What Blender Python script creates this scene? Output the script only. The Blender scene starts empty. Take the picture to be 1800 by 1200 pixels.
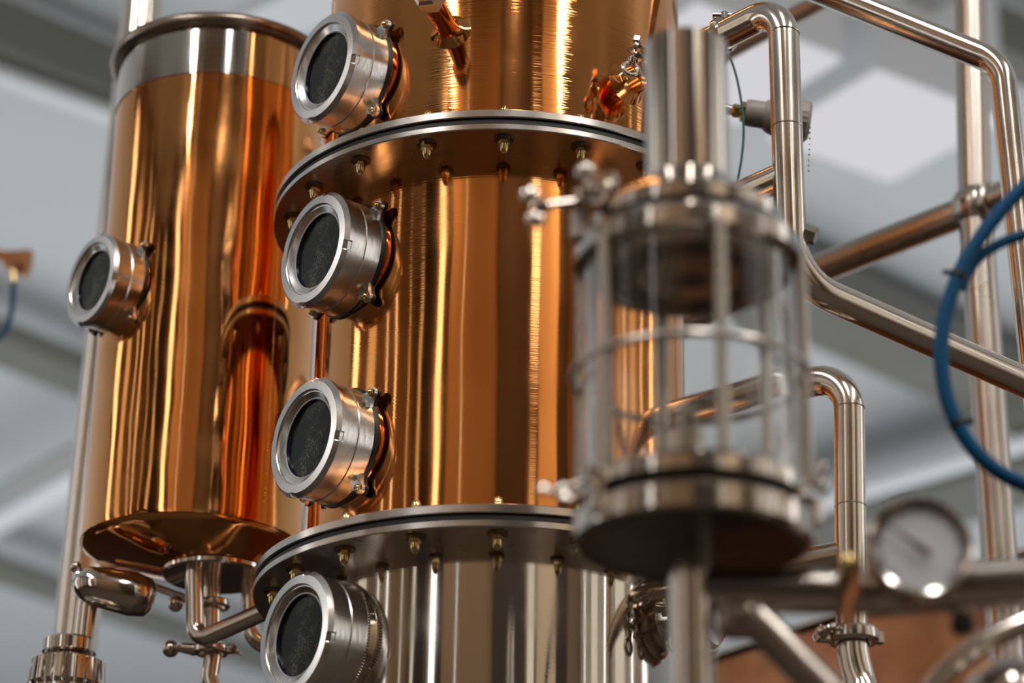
import bpy, math, random
from math import sin, cos, tan, pi, radians, atan2, sqrt
from mathutils import Vector, Matrix
random.seed(7)
scene = bpy.context.scene
COL = scene.collection

# ---------------------------------------------------------------- camera
FPX = 4500.0                       # focal length in pixels of the 1800 wide frame
PITCH = radians(23.4); ROLL = 0.0144
CAM = Vector((0, 0, 1.6))
fw = Vector((0, cos(PITCH), sin(PITCH)))
r0 = Vector((1, 0, 0)); u0 = Vector((0, -sin(PITCH), cos(PITCH)))
RT = r0 * cos(ROLL) + u0 * sin(ROLL)
UP = -r0 * sin(ROLL) + u0 * cos(ROLL)
cam = bpy.data.cameras.new('camera')
co = bpy.data.objects.new('camera', cam); COL.objects.link(co)
co.matrix_world = Matrix(((RT.x, UP.x, -fw.x, CAM.x), (RT.y, UP.y, -fw.y, CAM.y), (RT.z, UP.z, -fw.z, CAM.z), (0, 0, 0, 1)))
cam.sensor_width = 36; cam.lens = 36 * FPX / 1800
cam.clip_end = 200; cam.clip_start = .05
cam.dof.use_dof = True; cam.dof.focus_distance = 4.10; cam.dof.aperture_fstop = 2.35
scene.camera = co
scene.view_settings.view_transform = 'Standard'
scene.view_settings.look = 'None'
scene.view_settings.exposure = 0.0
scene.view_settings.gamma = 1
try:
    scene.cycles.max_bounces = 10; scene.cycles.glossy_bounces = 7; scene.cycles.transmission_bounces = 8
    scene.cycles.use_denoising = True
    scene.cycles.caustics_reflective = False; scene.cycles.caustics_refractive = False
    scene.cycles.sample_clamp_indirect = 6
except Exception: pass

# unseen area light added below the frame to brighten the ceiling
al = bpy.data.lights.new('ceiling_fill', 'AREA'); al.shape = 'RECTANGLE'; al.size = 34; al.size_y = 14; al.energy = 1520; al.color = (.95, .98, 1.0)
ao = bpy.data.objects.new('ceiling_fill', al); COL.objects.link(ao); ao.location = (0, 15, .4); ao.rotation_euler = (pi, 0, 0)

LAMPX = (-3.6, .6, 4.2)  # strip lamps added out of view to light the gauge dial from the front
for lx in LAMPX:
    al = bpy.data.lights.new('fill_lamp', 'AREA'); al.shape = 'RECTANGLE'; al.size = .34; al.size_y = 4.0; al.energy = 150; al.color = (1, .97, .93)
    ao = bpy.data.objects.new('fill_lamp', al); COL.objects.link(ao); ao.location = (lx, -.3, 7.82)

# world: soft neutral daylight of the hall beyond the built walls
w = bpy.data.worlds.new('world'); scene.world = w; w.use_nodes = True
bg = w.node_tree.nodes['Background']
bg.inputs[0].default_value = (0.88, 0.94, 1.0, 1); bg.inputs[1].default_value = 0.62

def at(px, py, Y):
    """point of the vertical plane world-y = Y that the pixel looks at"""
    d = fw * FPX + RT * (px - 900) + UP * (600 - py)
    return CAM + d * (Y / d.y)
def atz(px, py, Z):
    d = fw * FPX + RT * (px - 900) + UP * (600 - py)
    return CAM + d * ((Z - CAM.z) / d.z)
def depth(p): return (p - CAM).dot(fw)
def wpx(n, p): return n * depth(p) / FPX      # n pixels as metres at point p

# ---------------------------------------------------------------- materials
def newmat(name):
    m = bpy.data.materials.new(name); m.use_nodes = True
    return m, m.node_tree, m.node_tree.nodes['Principled BSDF']
def simple(name, col, rough=.5, metal=0, noise=0, nscale=20, bump=0, coat=0):
    m, t, b = newmat(name)
    b.inputs['Base Color'].default_value = (*col, 1); b.inputs['Roughness'].default_value = rough
    b.inputs['Metallic'].default_value = metal
    if coat: b.inputs['Coat Weight'].default_value = coat
    if noise or bump:
        tc = t.nodes.new('ShaderNodeTexCoord'); n = t.nodes.new('ShaderNodeTexNoise')
        n.inputs['Scale'].default_value = nscale; n.inputs['Detail'].default_value = 5
        t.links.new(tc.outputs['Object'], n.inputs['Vector'])
        if noise:
            mx = t.nodes.new('ShaderNodeMix'); mx.data_type = 'RGBA'
            mx.inputs['A'].default_value = (*[c * (1 - noise) for c in col], 1)
            mx.inputs['B'].default_value = (*[min(1, c * (1 + noise)) for c in col], 1)
            t.links.new(n.outputs['Fac'], mx.inputs['Factor']); t.links.new(mx.outputs['Result'], b.inputs['Base Color'])
        if bump:
            bp = t.nodes.new('ShaderNodeBump'); bp.inputs['Strength'].default_value = bump; bp.inputs['Distance'].default_value = .002
            t.links.new(n.outputs['Fac'], bp.inputs['Height']); t.links.new(bp.outputs['Normal'], b.inputs['Normal'])
    return m
def metal(name, col, rough, brush=(3, 3, 500), bdist=.0004, bstr=.2, wob=0, wscale=6, wstretch=.5, rvar=.06, tint=None, tscale=5, cvar=None):
    m, t, b = newmat(name); N = t.nodes; L = t.links
    b.inputs['Base Color'].default_value = (*col, 1); b.inputs['Metallic'].default_value = 1
    b.inputs['Roughness'].default_value = rough
    tc = N.new('ShaderNodeTexCoord')
    mp = N.new('ShaderNodeMapping'); mp.inputs['Scale'].default_value = brush
    L.new(tc.outputs['Object'], mp.inputs['Vector'])
    n = N.new('ShaderNodeTexNoise'); n.inputs['Scale'].default_value = 1; n.inputs['Detail'].default_value = 3
    L.new(mp.outputs['Vector'], n.inputs['Vector'])
    bp = N.new('ShaderNodeBump'); bp.inputs['Strength'].default_value = bstr; bp.inputs['Distance'].default_value = bdist
    L.new(n.outputs['Fac'], bp.inputs['Height'])
    last = bp
    if wob:
        mp2 = N.new('ShaderNodeMapping'); mp2.inputs['Scale'].default_value = (1, 1, wstretch)
        L.new(tc.outputs['Object'], mp2.inputs['Vector'])
        n2 = N.new('ShaderNodeTexNoise'); n2.inputs['Scale'].default_value = wscale; n2.inputs['Detail'].default_value = 1.5
        L.new(mp2.outputs['Vector'], n2.inputs['Vector'])
        b2 = N.new('ShaderNodeBump'); b2.inputs['Strength'].default_value = 1; b2.inputs['Distance'].default_value = wob
        L.new(n2.outputs['Fac'], b2.inputs['Height']); L.new(bp.outputs['Normal'], b2.inputs['Normal']); last = b2
    L.new(last.outputs['Normal'], b.inputs['Normal'])
    if rvar:
        n3 = N.new('ShaderNodeTexNoise'); n3.inputs['Scale'].default_value = 9; n3.inputs['Detail'].default_value = 4
        L.new(tc.outputs['Object'], n3.inputs['Vector'])
        mr = N.new('ShaderNodeMapRange'); mr.inputs['From Min'].default_value = .3; mr.inputs['From Max'].default_value = .7
        mr.inputs['To Min'].default_value = max(.01, rough - rvar); mr.inputs['To Max'].default_value = rough + rvar
        L.new(n3.outputs['Fac'], mr.inputs['Value']); L.new(mr.outputs['Result'], b.inputs['Roughness'])
    if cvar:
        n4 = N.new('ShaderNodeTexNoise'); n4.inputs['Scale'].default_value = tscale; n4.inputs['Detail'].default_value = 4
        L.new(tc.outputs['Object'], n4.inputs['Vector'])
        mx = N.new('ShaderNodeMix'); mx.data_type = 'RGBA'
        mx.inputs['A'].default_value = (*col, 1); mx.inputs['B'].default_value = (*cvar, 1)
        mr = N.new('ShaderNodeMapRange'); mr.inputs['From Min'].default_value = .4; mr.inputs['From Max'].default_value = .7
        L.new(n4.outputs['Fac'], mr.inputs['Value']); L.new(mr.outputs['Result'], mx.inputs['Factor'])
        L.new(mx.outputs['Result'], b.inputs['Base Color'])
    return m
def emit(name, col, s):
    m = bpy.data.materials.new(name); m.use_nodes = True; t = m.node_tree; t.nodes.clear()
    e = t.nodes.new('ShaderNodeEmission'); e.inputs[0].default_value = (*col, 1); e.inputs[1].default_value = s
    o = t.nodes.new('ShaderNodeOutputMaterial'); t.links.new(e.outputs[0], o.inputs[0]); return m

M = {}
M['copper'] = metal('polished copper', (.92, .40, .13), .07, (3, 3, 420), .0003, .32, wob=.003, wscale=5, wstretch=.45, rvar=.03, cvar=(.82, .34, .11), tscale=4)
M['copper_tank'] = metal('rippled copper', (.92, .41, .14), .08, (3, 3, 300), .0003, .1, wob=.006, wscale=6, wstretch=.5, rvar=.06, cvar=(.80, .36, .12), tscale=5)
M['copper_matte'] = metal('tarnished copper', (.62, .27, .12), .5, (5, 5, 60), .001, .2, rvar=.1, cvar=(.42, .18, .09), tscale=7)
M['steel'] = metal('polished steel', (.68, .62, .56), .13, (3, 3, 300), .0003, .12, rvar=.04)
M['steel_col'] = metal('brushed steel', (.72, .67, .61), .08, (3, 3, 500), .0003, .18, wob=.0012, wscale=4, rvar=.04)
M['steel_plate'] = metal('machined flange steel', (.68, .64, .60), .24, (60, 60, 60), .0005, .15, rvar=.08)
M['steel_pipe'] = metal('steel pipe', (.80, .72, .64), .16, (40, 40, 40), .0002, .08, rvar=.04)
M['steel_ring'] = metal('turned steel ring', (.76, .74, .72), .20, (60, 60, 260), .0004, .18, rvar=.06)
rm = M['steel_ring']; t_ = rm.node_tree; b_ = t_.nodes['Principled BSDF']
b_.inputs['Anisotropic'].default_value = .75
tg = t_.nodes.new('ShaderNodeTangent'); tg.direction_type = 'RADIAL'; tg.axis = 'Z'
t_.links.new(tg.outputs[0], b_.inputs['Tangent'])
M['steel_dull'] = metal('dull steel tube', (.54, .49, .44), .30, (40, 40, 40), .0004, .15, rvar=.06)
M['rim_steel'] = metal('darkened rim steel', (.36, .30, .25), .28, (40, 40, 40), .0004, .1, rvar=.06)
M['shaded_steel'] = metal('shaded dark steel', (.12, .10, .085), .3, (40, 40, 40), .0004, .1, rvar=.06)  # near-black colour paints in the shade on the vessel's undersides
M['brass'] = metal('brass', (.72, .55, .27), .18, (40, 40, 40), .0004, .1, rvar=.06)
M['dark_nut'] = metal('dark bronze', (.20, .15, .10), .3, (40, 40, 40), .0004, .1, rvar=.06)  # plain dark bronze tone for the lower washers and grub screw
M['rubber'] = simple('black rubber', (.012, .011, .010), .45, noise=.3)
M['white_seal'] = simple('pale seal', (.55, .56, .58), .35, noise=.1)
M['navy'] = simple('navy inner sleeve', (.01, .014, .05), .2, noise=.2)
M['blue'] = simple('blue hose plastic', (.0, .075, .19), .55, noise=.15); M['blue'].node_tree.nodes['Principled BSDF'].inputs['Specular IOR Level'].default_value = .2
M['green'] = simple('green cable', (.0, .10, .09), .4, noise=.1)
M['ceiling'] = simple('grey ceiling panels', (.62, .64, .655), .8, noise=.03, nscale=.6)
M['beam'] = simple('dark grey beam', (.19, .19, .17), .7, noise=.1, nscale=3)
M['midgrey'] = simple('grey painted steel', (.42, .42, .41), .6, noise=.05, nscale=3)
M['whitepaint'] = simple('white painted trim', (.86, .88, .90), .5, noise=.03, nscale=3)
M['greyplastic'] = simple('grey plastic', (.40, .36, .33), .45, noise=.1)
M['lamp'] = emit('lamp diffuser', (.655, .645, .68), 1.0)
M['spot'] = emit('downlight lens', (1, .98, .96), 1.6)
M['floor'] = simple('brown concrete floor', (.07, .05, .035), .7, noise=.2, nscale=2)
M['wall'] = simple('brown brick wall', (.25, .15, .075), .8, noise=.2, nscale=1)
M['wall_neutral'] = simple('beige plaster wall', (.55, .48, .40), .8, noise=.1, nscale=1)
M['wall_light'] = simple('tan reflection panel', (.62, .47, .31), .8, noise=.1, nscale=1)
M['wall_dark'] = simple('dark brown reflection panel', (.035, .02, .012), .8, noise=.2, nscale=1)
M['dial'] = simple('gauge dial white', (.78, .81, .88), .5, noise=.02)
M['ink'] = simple('dial ink', (.03, .04, .06), .5, noise=.1)
M['needle'] = simple('needle red brown', (.10, .03, .03), .5, noise=.1)
m, t, b = newmat('thin cover glass'); M['thinglass'] = m
g1 = t.nodes.new('ShaderNodeBsdfTransparent'); g2 = t.nodes.new('ShaderNodeBsdfGlossy'); g2.inputs['Roughness'].default_value = .02
mxs = t.nodes.new('ShaderNodeMixShader'); mxs.inputs[0].default_value = .05
n_g = t.nodes.new('ShaderNodeTexNoise'); mr_g = t.nodes.new('ShaderNodeMapRange'); mr_g.inputs['To Min'].default_value = .03; mr_g.inputs['To Max'].default_value = .08
t.links.new(n_g.outputs['Fac'], mr_g.inputs['Value']); t.links.new(mr_g.outputs['Result'], mxs.inputs[0]); t.links.new(g1.outputs[0], mxs.inputs[1]); t.links.new(g2.outputs[0], mxs.inputs[2])
t.links.new(mxs.outputs[0], t.nodes['Material Output'].inputs[0])
M['window'] = emit('daylight window', (1.0, .97, .95), 2.6)
M['window_soft'] = emit('frosted daylight window', (1.0, .90, .74), .75)
# dusty glass of the portholes; dark base colour paints in the unlit interior
m, t, b = newmat('dusty dark glass'); M['darkglass'] = m
b.inputs['Roughness'].default_value = .06; b.inputs['Specular IOR Level'].default_value = .35
tc = t.nodes.new('ShaderNodeTexCoord')
n = t.nodes.new('ShaderNodeTexNoise'); n.inputs['Scale'].default_value = 420; n.inputs['Detail'].default_value = 2
t.links.new(tc.outputs['Object'], n.inputs['Vector'])
n2 = t.nodes.new('ShaderNodeTexNoise'); n2.inputs['Scale'].default_value = 22; n2.inputs['Detail'].default_value = 3
t.links.new(tc.outputs['Object'], n2.inputs['Vector'])
mm = t.nodes.new('ShaderNodeMath'); mm.operation = 'MULTIPLY'
t.links.new(n.outputs['Fac'], mm.inputs[0]); t.links.new(n2.outputs['Fac'], mm.inputs[1])
cr = t.nodes.new('ShaderNodeValToRGB'); cr.color_ramp.elements[0].position = .26; cr.color_ramp.elements[0].color = (.010, .011, .009, 1)
cr.color_ramp.elements[1].position = .50; cr.color_ramp.elements[1].color = (.20, .19, .15, 1)
t.links.new(mm.outputs[0], cr.inputs[0]); t.links.new(cr.outputs[0], b.inputs['Base Color'])
# clear glass
m, t, b = newmat('clear glass'); M['glass'] = m
b.inputs['Base Color'].default_value = (.97, .98, .97, 1); b.inputs['Roughness'].default_value = .01
b.inputs['Transmission Weight'].default_value = 1; b.inputs['IOR'].default_value = 1.45
n = t.nodes.new('ShaderNodeTexNoise'); n.inputs['Scale'].default_value = 6
mr = t.nodes.new('ShaderNodeMapRange'); mr.inputs['To Min'].default_value = .0; mr.inputs['To Max'].default_value = .05
t.links.new(n.outputs['Fac'], mr.inputs['Value']); t.links.new(mr.outputs['Result'], b.inputs['Roughness'])

# ---------------------------------------------------------------- mesh builder
def frame(axis, xdir=None):
    z = Vector(axis).normalized()
    x = Vector(xdir) if xdir is not None else (Vector((1, 0, 0)) if abs(z.x) < .9 else Vector((0, 1, 0)))
    x = (x - z * x.dot(z)).normalized(); y = z.cross(x)
    return x, y, z
class MB:
    def __init__(s): s.v = []; s.f = []
    def add(s, vs, fs):
        o = len(s.v); s.v += [Vector(p) for p in vs]; s.f += [tuple(i + o for i in f) for f in fs]
        return s
    def lathe(s, prof, O=(0, 0, 0), axis=(0, 0, 1), seg=48, xdir=None, rmod=None, cap0=False, cap1=False, loop=False):
        x, y, z = frame(axis, xdir); O = Vector(O); vs = []; fs = []; n = len(prof)
        for k, (r, h) in enumerate(prof):
            for i in range(seg):
                a = 2 * pi * i / seg; rr = rmod(a, k, r) if rmod else r
                vs.append(O + x * (rr * cos(a)) + y * (rr * sin(a)) + z * h)
        for k in range(n if loop else n - 1):
            k2 = (k + 1) % n
            for i in range(seg):
                j = (i + 1) % seg
                fs.append((k * seg + i, k * seg + j, k2 * seg + j, k2 * seg + i))
        if cap0: fs.append(tuple(reversed(range(seg))))
        if cap1: fs.append(tuple((n - 1) * seg + i for i in range(seg)))
        return s.add(vs, fs)
    def cyl(s, O, axis, r, h, seg=32, bev=0, r2=None, xdir=None):
        r2 = r if r2 is None else r2
        if bev: prof = [(r - bev, 0), (r, bev), (r2, h - bev), (r2 - bev, h)]
        else: prof = [(r, 0), (r2, h)]
        return s.lathe(prof, O, axis, seg, xdir, cap0=True, cap1=True)
    def bar(s, A, B, r, seg=24, bev=0, r2=None):
        A = Vector(A); B = Vector(B); return s.cyl(A, B - A, r, (B - A).length, seg, bev, r2)
    def torus(s, O, axis, R, r, seg=64, rs=10):
        return s.lathe([(R + r * cos(2 * pi * k / rs), r * sin(2 * pi * k / rs)) for k in range(rs)], O, axis, seg, loop=True)
    def sphere(s, O, r, seg=24, rings=12, axis=(0, 0, 1), sz=1):
        return s.lathe([(max(1e-5, r * sin(pi * k / rings)), -r * sz * cos(pi * k / rings)) for k in range(rings + 1)], O, axis, seg)
    def tube(s, path, r, seg=28, caps=True, rf=None, flat=None):
        P = [Vector(p) for p in path]; n = len(P); vs = []; fs = []
        T = []
        for i in range(n):
            T.append(((P[min(i + 1, n - 1)] - P[max(i - 1, 0)])).normalized())
        x, y, z = frame(T[0])
        for i in range(n):
            z = T[i]; x = (x - z * x.dot(z)).normalized(); y = z.cross(x)
            rr = rf(i / (n - 1)) if rf else r
            for k in range(seg):
                a = 2 * pi * k / seg; vs.append(P[i] + x * rr * cos(a) + y * rr * sin(a))
        for i in range(n - 1):
            for k in range(seg):
                j = (k + 1) % seg; fs.append((i * seg + k, i * seg + j, (i + 1) * seg + j, (i + 1) * seg + k))
        if caps: fs.append(tuple(reversed(range(seg)))); fs.append(tuple((n - 1) * seg + k for k in range(seg)))
        return s.add(vs, fs)
    def box(s, c, size, X=(1, 0, 0), Z=(0, 0, 1), bev=0):
        x, y, z = frame(Z, X); c = Vector(c); a, b_, d = [q / 2 for q in size]
        if not bev:
            vs = [c + x * i * a + y * j * b_ + z * k * d for i in (-1, 1) for j in (-1, 1) for k in (-1, 1)]
            return s.add(vs, [(0, 1, 3, 2), (4, 6, 7, 5), (0, 4, 5, 1), (2, 3, 7, 6), (0, 2, 6, 4), (1, 5, 7, 3)])
        rings = []
        for (e, k) in ((bev, -d), (0, -d + bev), (0, d - bev), (bev, d)):
            A = a - e; B = b_ - e; q = bev
            rings.append([c + x * u + y * v + z * k for (u, v) in ((A - q, -B), (A, -B + q), (A, B - q), (A - q, B), (-A + q, B), (-A, B - q), (-A, -B + q), (-A + q, -B))])
        vs = [p for r in rings for p in r]; fs = []
        for k in range(3):
            for i in range(8):
                j = (i + 1) % 8; fs.append((k * 8 + i, k * 8 + j, (k + 1) * 8 + j, (k + 1) * 8 + i))
        fs.append(tuple(reversed(range(8)))); fs.append(tuple(24 + i for i in range(8)))
        return s.add(vs, fs)
    def build(s, name, mat, parent=None, loc=None, world=True, sharp=32, flat=False):
        """world=True: vertices are world coordinates; loc: where the object's origin sits"""
        base = WP.get(parent.name, Vector()) if parent else Vector()
        origin = Vector(loc) if loc is not None else base
        off = origin if world else Vector()
        me = bpy.data.meshes.new(name)
        me.from_pydata([tuple(p - off) for p in s.v], [], s.f); me.update()
        import bmesh
        bm = bmesh.new(); bm.from_mesh(me); bmesh.ops.recalc_face_normals(bm, faces=bm.faces); bm.to_mesh(me); bm.free()
        me.polygons.foreach_set('use_smooth', [not flat] * len(me.polygons))
        if not flat: me.set_sharp_from_angle(angle=radians(sharp))
        me.materials.append(M[mat] if isinstance(mat, str) else mat)
        o = bpy.data.objects.new(name, me); COL.objects.link(o)
        if parent: o.parent = parent
        o.location = origin - base
        WP[o.name] = origin
        return o
WP = {}
def thing(name, loc, label, cat, group=None):
    o = bpy.data.objects.new(name, None); COL.objects.link(o); o.location = loc; o.empty_display_size = .05
    WP[o.name] = Vector(loc); return tag(o, label, cat, group)
def tag(o, label, cat, group=None):
    o['label'] = label; o['category'] = cat
    if group: o['group'] = group
    return o
def copy_child(o, parent, loc=None, rot=None):
    c = o.copy(); COL.objects.link(c); c.parent = parent
    if loc is not None: c.location = loc
    if rot is not None: c.rotation_mode = 'QUATERNION'; c.rotation_quaternion = rot
    for g in [q for q in o.children]:
        d = g.copy(); COL.objects.link(d); d.parent = c
    return c
def fillet(pts, rad, n=10):
    P = [Vector(p) for p in pts]; out = [P[0]]
    for i in range(1, len(P) - 1):
        a = (P[i - 1] - P[i]); b = (P[i + 1] - P[i]); la, lb = a.length, b.length; a.normalize(); b.normalize()
        R = rad[i - 1] if isinstance(rad, (list, tuple)) else rad
        ang = a.angle(b); t = min(R / tan(ang / 2), la * .49, lb * .49); R = t * tan(ang / 2)
        cdir = (a + b).normalized(); C = P[i] + cdir * (R / sin(ang / 2))
        A = P[i] + a * t - C; B = P[i] + b * t - C; w = A.angle(B)
        for k in range(n + 1):
            q = k / n; out.append(C + (A * sin((1 - q) * w) + B * sin(q * w)) / sin(w))
    out.append(P[-1]); return out
def spline(pts, n=8):
    P = [Vector(p) for p in pts]; P = [2 * P[0] - P[1]] + P + [2 * P[-1] - P[-2]]; out = []
    for i in range(1, len(P) - 2):
        for k in range(n):
            t = k / n; a, b, c, d = P[i - 1:i + 3]
            out.append(.5 * ((2 * b) + (c - a) * t + (2 * a - 5 * b + 4 * c - d) * t * t + (3 * b - a - 3 * c + d) * t ** 3))
    out.append(P[-2]); return out
def struct(o): o['kind'] = 'structure'; return o

# ================================================================ SETTING
ZC = 8.0
YB = -2.6
struct(MB().box((0, 14, ZC + .1), (60, 60, .2)).build('ceiling', 'ceiling', flat=True))
struct(MB().box((0, 14, -.1), (60, 60, .2)).build('floor', 'floor', flat=True))
struct(MB().box((0, 6.9, 1.5), (24, .2, 3.0)).build('reflection_blocker', 'wall_dark', flat=True))  # unseen panel added to darken reflections and hide the upward area light
# walls behind and beside the photographer, with tall windows (they are what the metal mirrors)
def wall_with_windows(name, O, U, length, wins, thick=.3, mat='wall', pil=()):
    """O start point, U unit direction along the wall, wins = (u0,u1,z0,z1,kind)"""
    U = Vector(U); O = Vector(O); mb = MB(); cuts = sorted(wins); u = 0
    def seg(a, b, z0, z1):
        if b - a > 1e-3 and z1 - z0 > 1e-3:
            mb.box(O + U * (a + b) / 2 + Vector((0, 0, (z0 + z1) / 2)), (b - a, thick, z1 - z0), X=U)
    for (a, b, z0, z1, kd) in cuts:
        seg(u, a, 0, ZC); seg(a, b, 0, z0); seg(a, b, z1, ZC); u = b
    seg(u, length, 0, ZC)
    struct(mb.build(name, mat, flat=True))
    global WN
    for (a, b, z0, z1, kd) in cuts:
        WN += 1
        fr = MB()
        cz = (z0 + z1) / 2
        for uu in (a + .03, b - .03): fr.box(O + U * uu + Vector((0, 0, cz)), (.06, thick * .9, z1 - z0), X=U)
        for zz in (z0 + .03, z1 - .03): fr.box(O + U * (a + b) / 2 + Vector((0, 0, zz)), (b - a - .12, thick * .9, .06), X=U)
        f = struct(fr.build('window_%d' % WN, 'beam', flat=True))
        MB().box(O + U * (a + b) / 2 + Vector((0, 0, cz)), (b - a - .12, .02, z1 - z0 - .12), X=U).build('pane', kd, f, flat=True)
WN = 0
XB = 8.0
wall_with_windows('wall_back', (-XB, YB, 0), (1, 0, 0), 2 * XB,
    [(.5, 1.35, 1.5, 7.8, 'window_soft'), (3.0, 3.75, 1.5, 7.8, 'window'), (5.3, 5.5, 2, 7.8, 'window'), (10.1, 10.75, 1.5, 5.6, 'window_soft'),
     (13.6, 13.72, 2, 7.8, 'window'), (14.0, 14.12, 2, 7.8, 'window'), (14.5, 14.65, 2, 7.8, 'window'), (15.1, 15.25, 2, 7.8, 'window')])
wall_with_windows('wall_left', (-XB, YB, 0), (0, 1, 0), 8.4,
    [(.9, 1.3, 2, 7.8, 'window_soft'), (2.75, 3.05, 1.5, 7.8, 'window'), (3.8, 4.05, 1.5, 7.8, 'window'), (5.2, 6.2, 1.5, 7.5, 'window_soft'), (7.2, 8.0, 1.5, 7.8, 'window')], mat='wall')
wall_with_windows('wall_right', (XB, YB, 0), (0, 1, 0), 8.4,
    [(.5, .8, 2, 7.8, 'window'), (1.4, 2.4, 1.5, 7.5, 'window_soft'), (3.0, 3.4, 1.5, 7.8, 'window'), (4.2, 5.4, 1.5, 7.5, 'window_soft'), (6.0, 6.3, 1.5, 7.8, 'window'), (6.9, 8.0, 1.5, 7.8, 'window')], mat='wall_neutral')
# unseen dark and tan panels added to shape the streaks mirrored in copper
for k, (a, b, mt) in enumerate([(-6.5, -5.2, 'wall_dark'), (-4.1, -3.7, 'wall_dark'), (-.1, 1.9, 'wall_dark'), (2.8, 4.3, 'wall_light'), (4.4, 5.5, 'wall_dark')]):
    struct(MB().box(((a + b) / 2, YB + .3, ZC / 2), (b - a, .3, ZC)).build('trim_%d' % (k + 1), mt, flat=True))
# high bright window over the frosted one
f = struct(MB().box((2.42, YB + .2, 6.55), (.7, .08, 1.0)).build('window_%d' % (WN + 1), 'beam', flat=True))
MB().box((2.42, YB + .25, 6.5), (.60, .02, .86)).build('pane', 'window', f, flat=True)

# ceiling beams and panels (world directions taken from the square light)
BEAMN = [0]
def ceil_bar(name, p0, p1, wpix, z, h, mat, label, cat, group=None, width=None):
    A = atz(*p0, z); B = atz(*p1, z); d = (B - A); d.z = 0
    wd = width
    c = (A + B) / 2; c.z = z + h / 2
    o = MB().box(c, (d.length * 1.0, wd, h), X=d.normalized()).build(name, mat, loc=c, flat=True)
    return tag(o, label, cat, group)
# square pendant box light
sq = [atz(*p, 7.0) for p in ((1562, 127), (1776, 212), (1556, 311), (1324, 231))]
c = sum(sq, Vector()) / 4
X = ((sq[1] - sq[0]) + (sq[2] - sq[3])).normalized(); Y_ = ((sq[3] - sq[0]) + (sq[2] - sq[1]))
S1 = ((sq[1] - sq[0]).length + (sq[2] - sq[3]).length) / 2; S2 = ((sq[3] - sq[0]).length + (sq[2] - sq[1]).length) / 2
DR = Vector((X.x, X.y, 0)).normalized(); DL = Vector((-DR.y, DR.x, 0))
lt = thing('ceiling_light', c, 'square white box light hanging under the grey ceiling, right of the steel pipe', 'light')
MB().box(c + Vector((0, 0, .3)), (S1, S2, .6), X=X).build('housing', 'whitepaint', lt, flat=True)
MB().box(c - Vector((0, 0, .012)), (S1 - .02, S2 - .02, .02), X=X).build('diffuser', 'lamp', lt, flat=True)
# larger panel light farther up behind the elbow pipe
c2 = atz(1262, 112, 7.0)
lt = thing('ceiling_light', c2, 'large white light panel behind the bent steel pipe, above the square light', 'light')
MB().box(c2 + Vector((0, 0, .3)), (S1 * 1.05, S2 * .95, .6), X=X).build('housing', 'whitepaint', lt, flat=True)
MB().box(c2 - Vector((0, 0, .012)), (S1 * 1.05 - .02, S2 * .95 - .02, .02), X=X).build('diffuser', 'lamp', lt, flat=True)

ceil_bar('ceiling_beam', (-120, 58), (600, 346), 0, 7.6, .26, 'beam', 'dark grey ceiling beam at the upper left, running behind the copper tank', 'beam', width=.24)
ceil_bar('trim_strip', (-120, 98), (600, 358), 0, 7.5, .05, 'whitepaint', 'white strip under the upper left ceiling beam', 'strip', width=.09)
ceil_bar('ceiling_beam', (-120, 572), (700, 900), 0, 7.6, .13, 'beam', 'grey ceiling beam left of the tank, at the height of its porthole', 'beam', width=.36)
ceil_bar('ceiling_beam', (-120, 970), (700, 1250), 0, 7.6, .09, 'beam', 'grey ceiling beam at the lower left, below the copper tank', 'beam', width=.36)
ceil_bar('cable_tray', (-120, 944), (330, 700), 0, 7.4, .05, 'midgrey', 'grey tray with a dark edge rising toward the tank at the left', 'tray', width=.2)
ceil_bar('trim_strip', (-120, 986), (330, 740), 0, 7.35, .04, 'whitepaint', 'white strip rising toward the tank at the lower left', 'strip', width=.2)
ceil_bar('ceiling_beam', (1560, 20), (2000, 216), 0, 7.6, .24, 'beam', 'dark grey ceiling beam in the upper right corner', 'beam', width=.20)
ceil_bar('ceiling_beam', (1250, 482), (1990, 817), 0, 7.6, .30, 'beam', 'dark grey ceiling beam behind the lower slanting pipe at the right', 'beam', width=.5)
ceil_bar('trim_strip', (1250, 950), (1990, 728), 0, 7.3, .04, 'whitepaint', 'white strip rising to the right behind the dial gauge', 'strip', width=.17)
ceil_bar('cable_tray', (1250, 1010), (1990, 800), 0, 7.38, .18, 'beam', 'dark tray under the white strip behind the dial gauge', 'tray', width=.7)
ceil_bar('trim_strip', (1560, 40), (1760, -60), 0, 7.4, .06, 'midgrey', 'pale grey strip crossing the top edge, left of the tall post', 'strip', width=.16)
ceil_bar('ceiling_beam', (440, 62), (700, -60), 0, 7.4, .06, 'whitepaint', 'pale beam behind the top of the tank, left of the still column', 'beam', width=.28)
# housings of the strip lamps added above the photographer, out of frame
for lx, wd in zip(LAMPX, ('leftmost', 'middle', 'rightmost')):
    lc = Vector((lx, -.3, 7.88)); lt = thing('fill_strip', lc, wd + ' of three added long white strip lights, unseen above the viewer', 'light')
    MB().box(lc, (.42, 4.1, .1)).build('housing', 'whitepaint', lt, flat=True)
# small round downlights seen as soft discs
for (px, py, lab) in ((1642, 130, 'left one of the two dim round downlights above the square light'), (1673, 144, 'right one of the two dim round downlights above the square light'), (1751, 210, 'bright round downlight between the tall frame post and the bent tube')):
    p = atz(px, py, 7.5)
    d = thing('downlight', p, 'small round downlight, ' + lab, 'downlight', None)
    MB().cyl(p, (0, 0, 1), .047, .5, 24).build('casing', 'midgrey', d)
    MB().cyl(p - Vector((0, 0, .01)), (0, 0, 1), .045, .01, 24).build('lens', 'spot', d)

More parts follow.
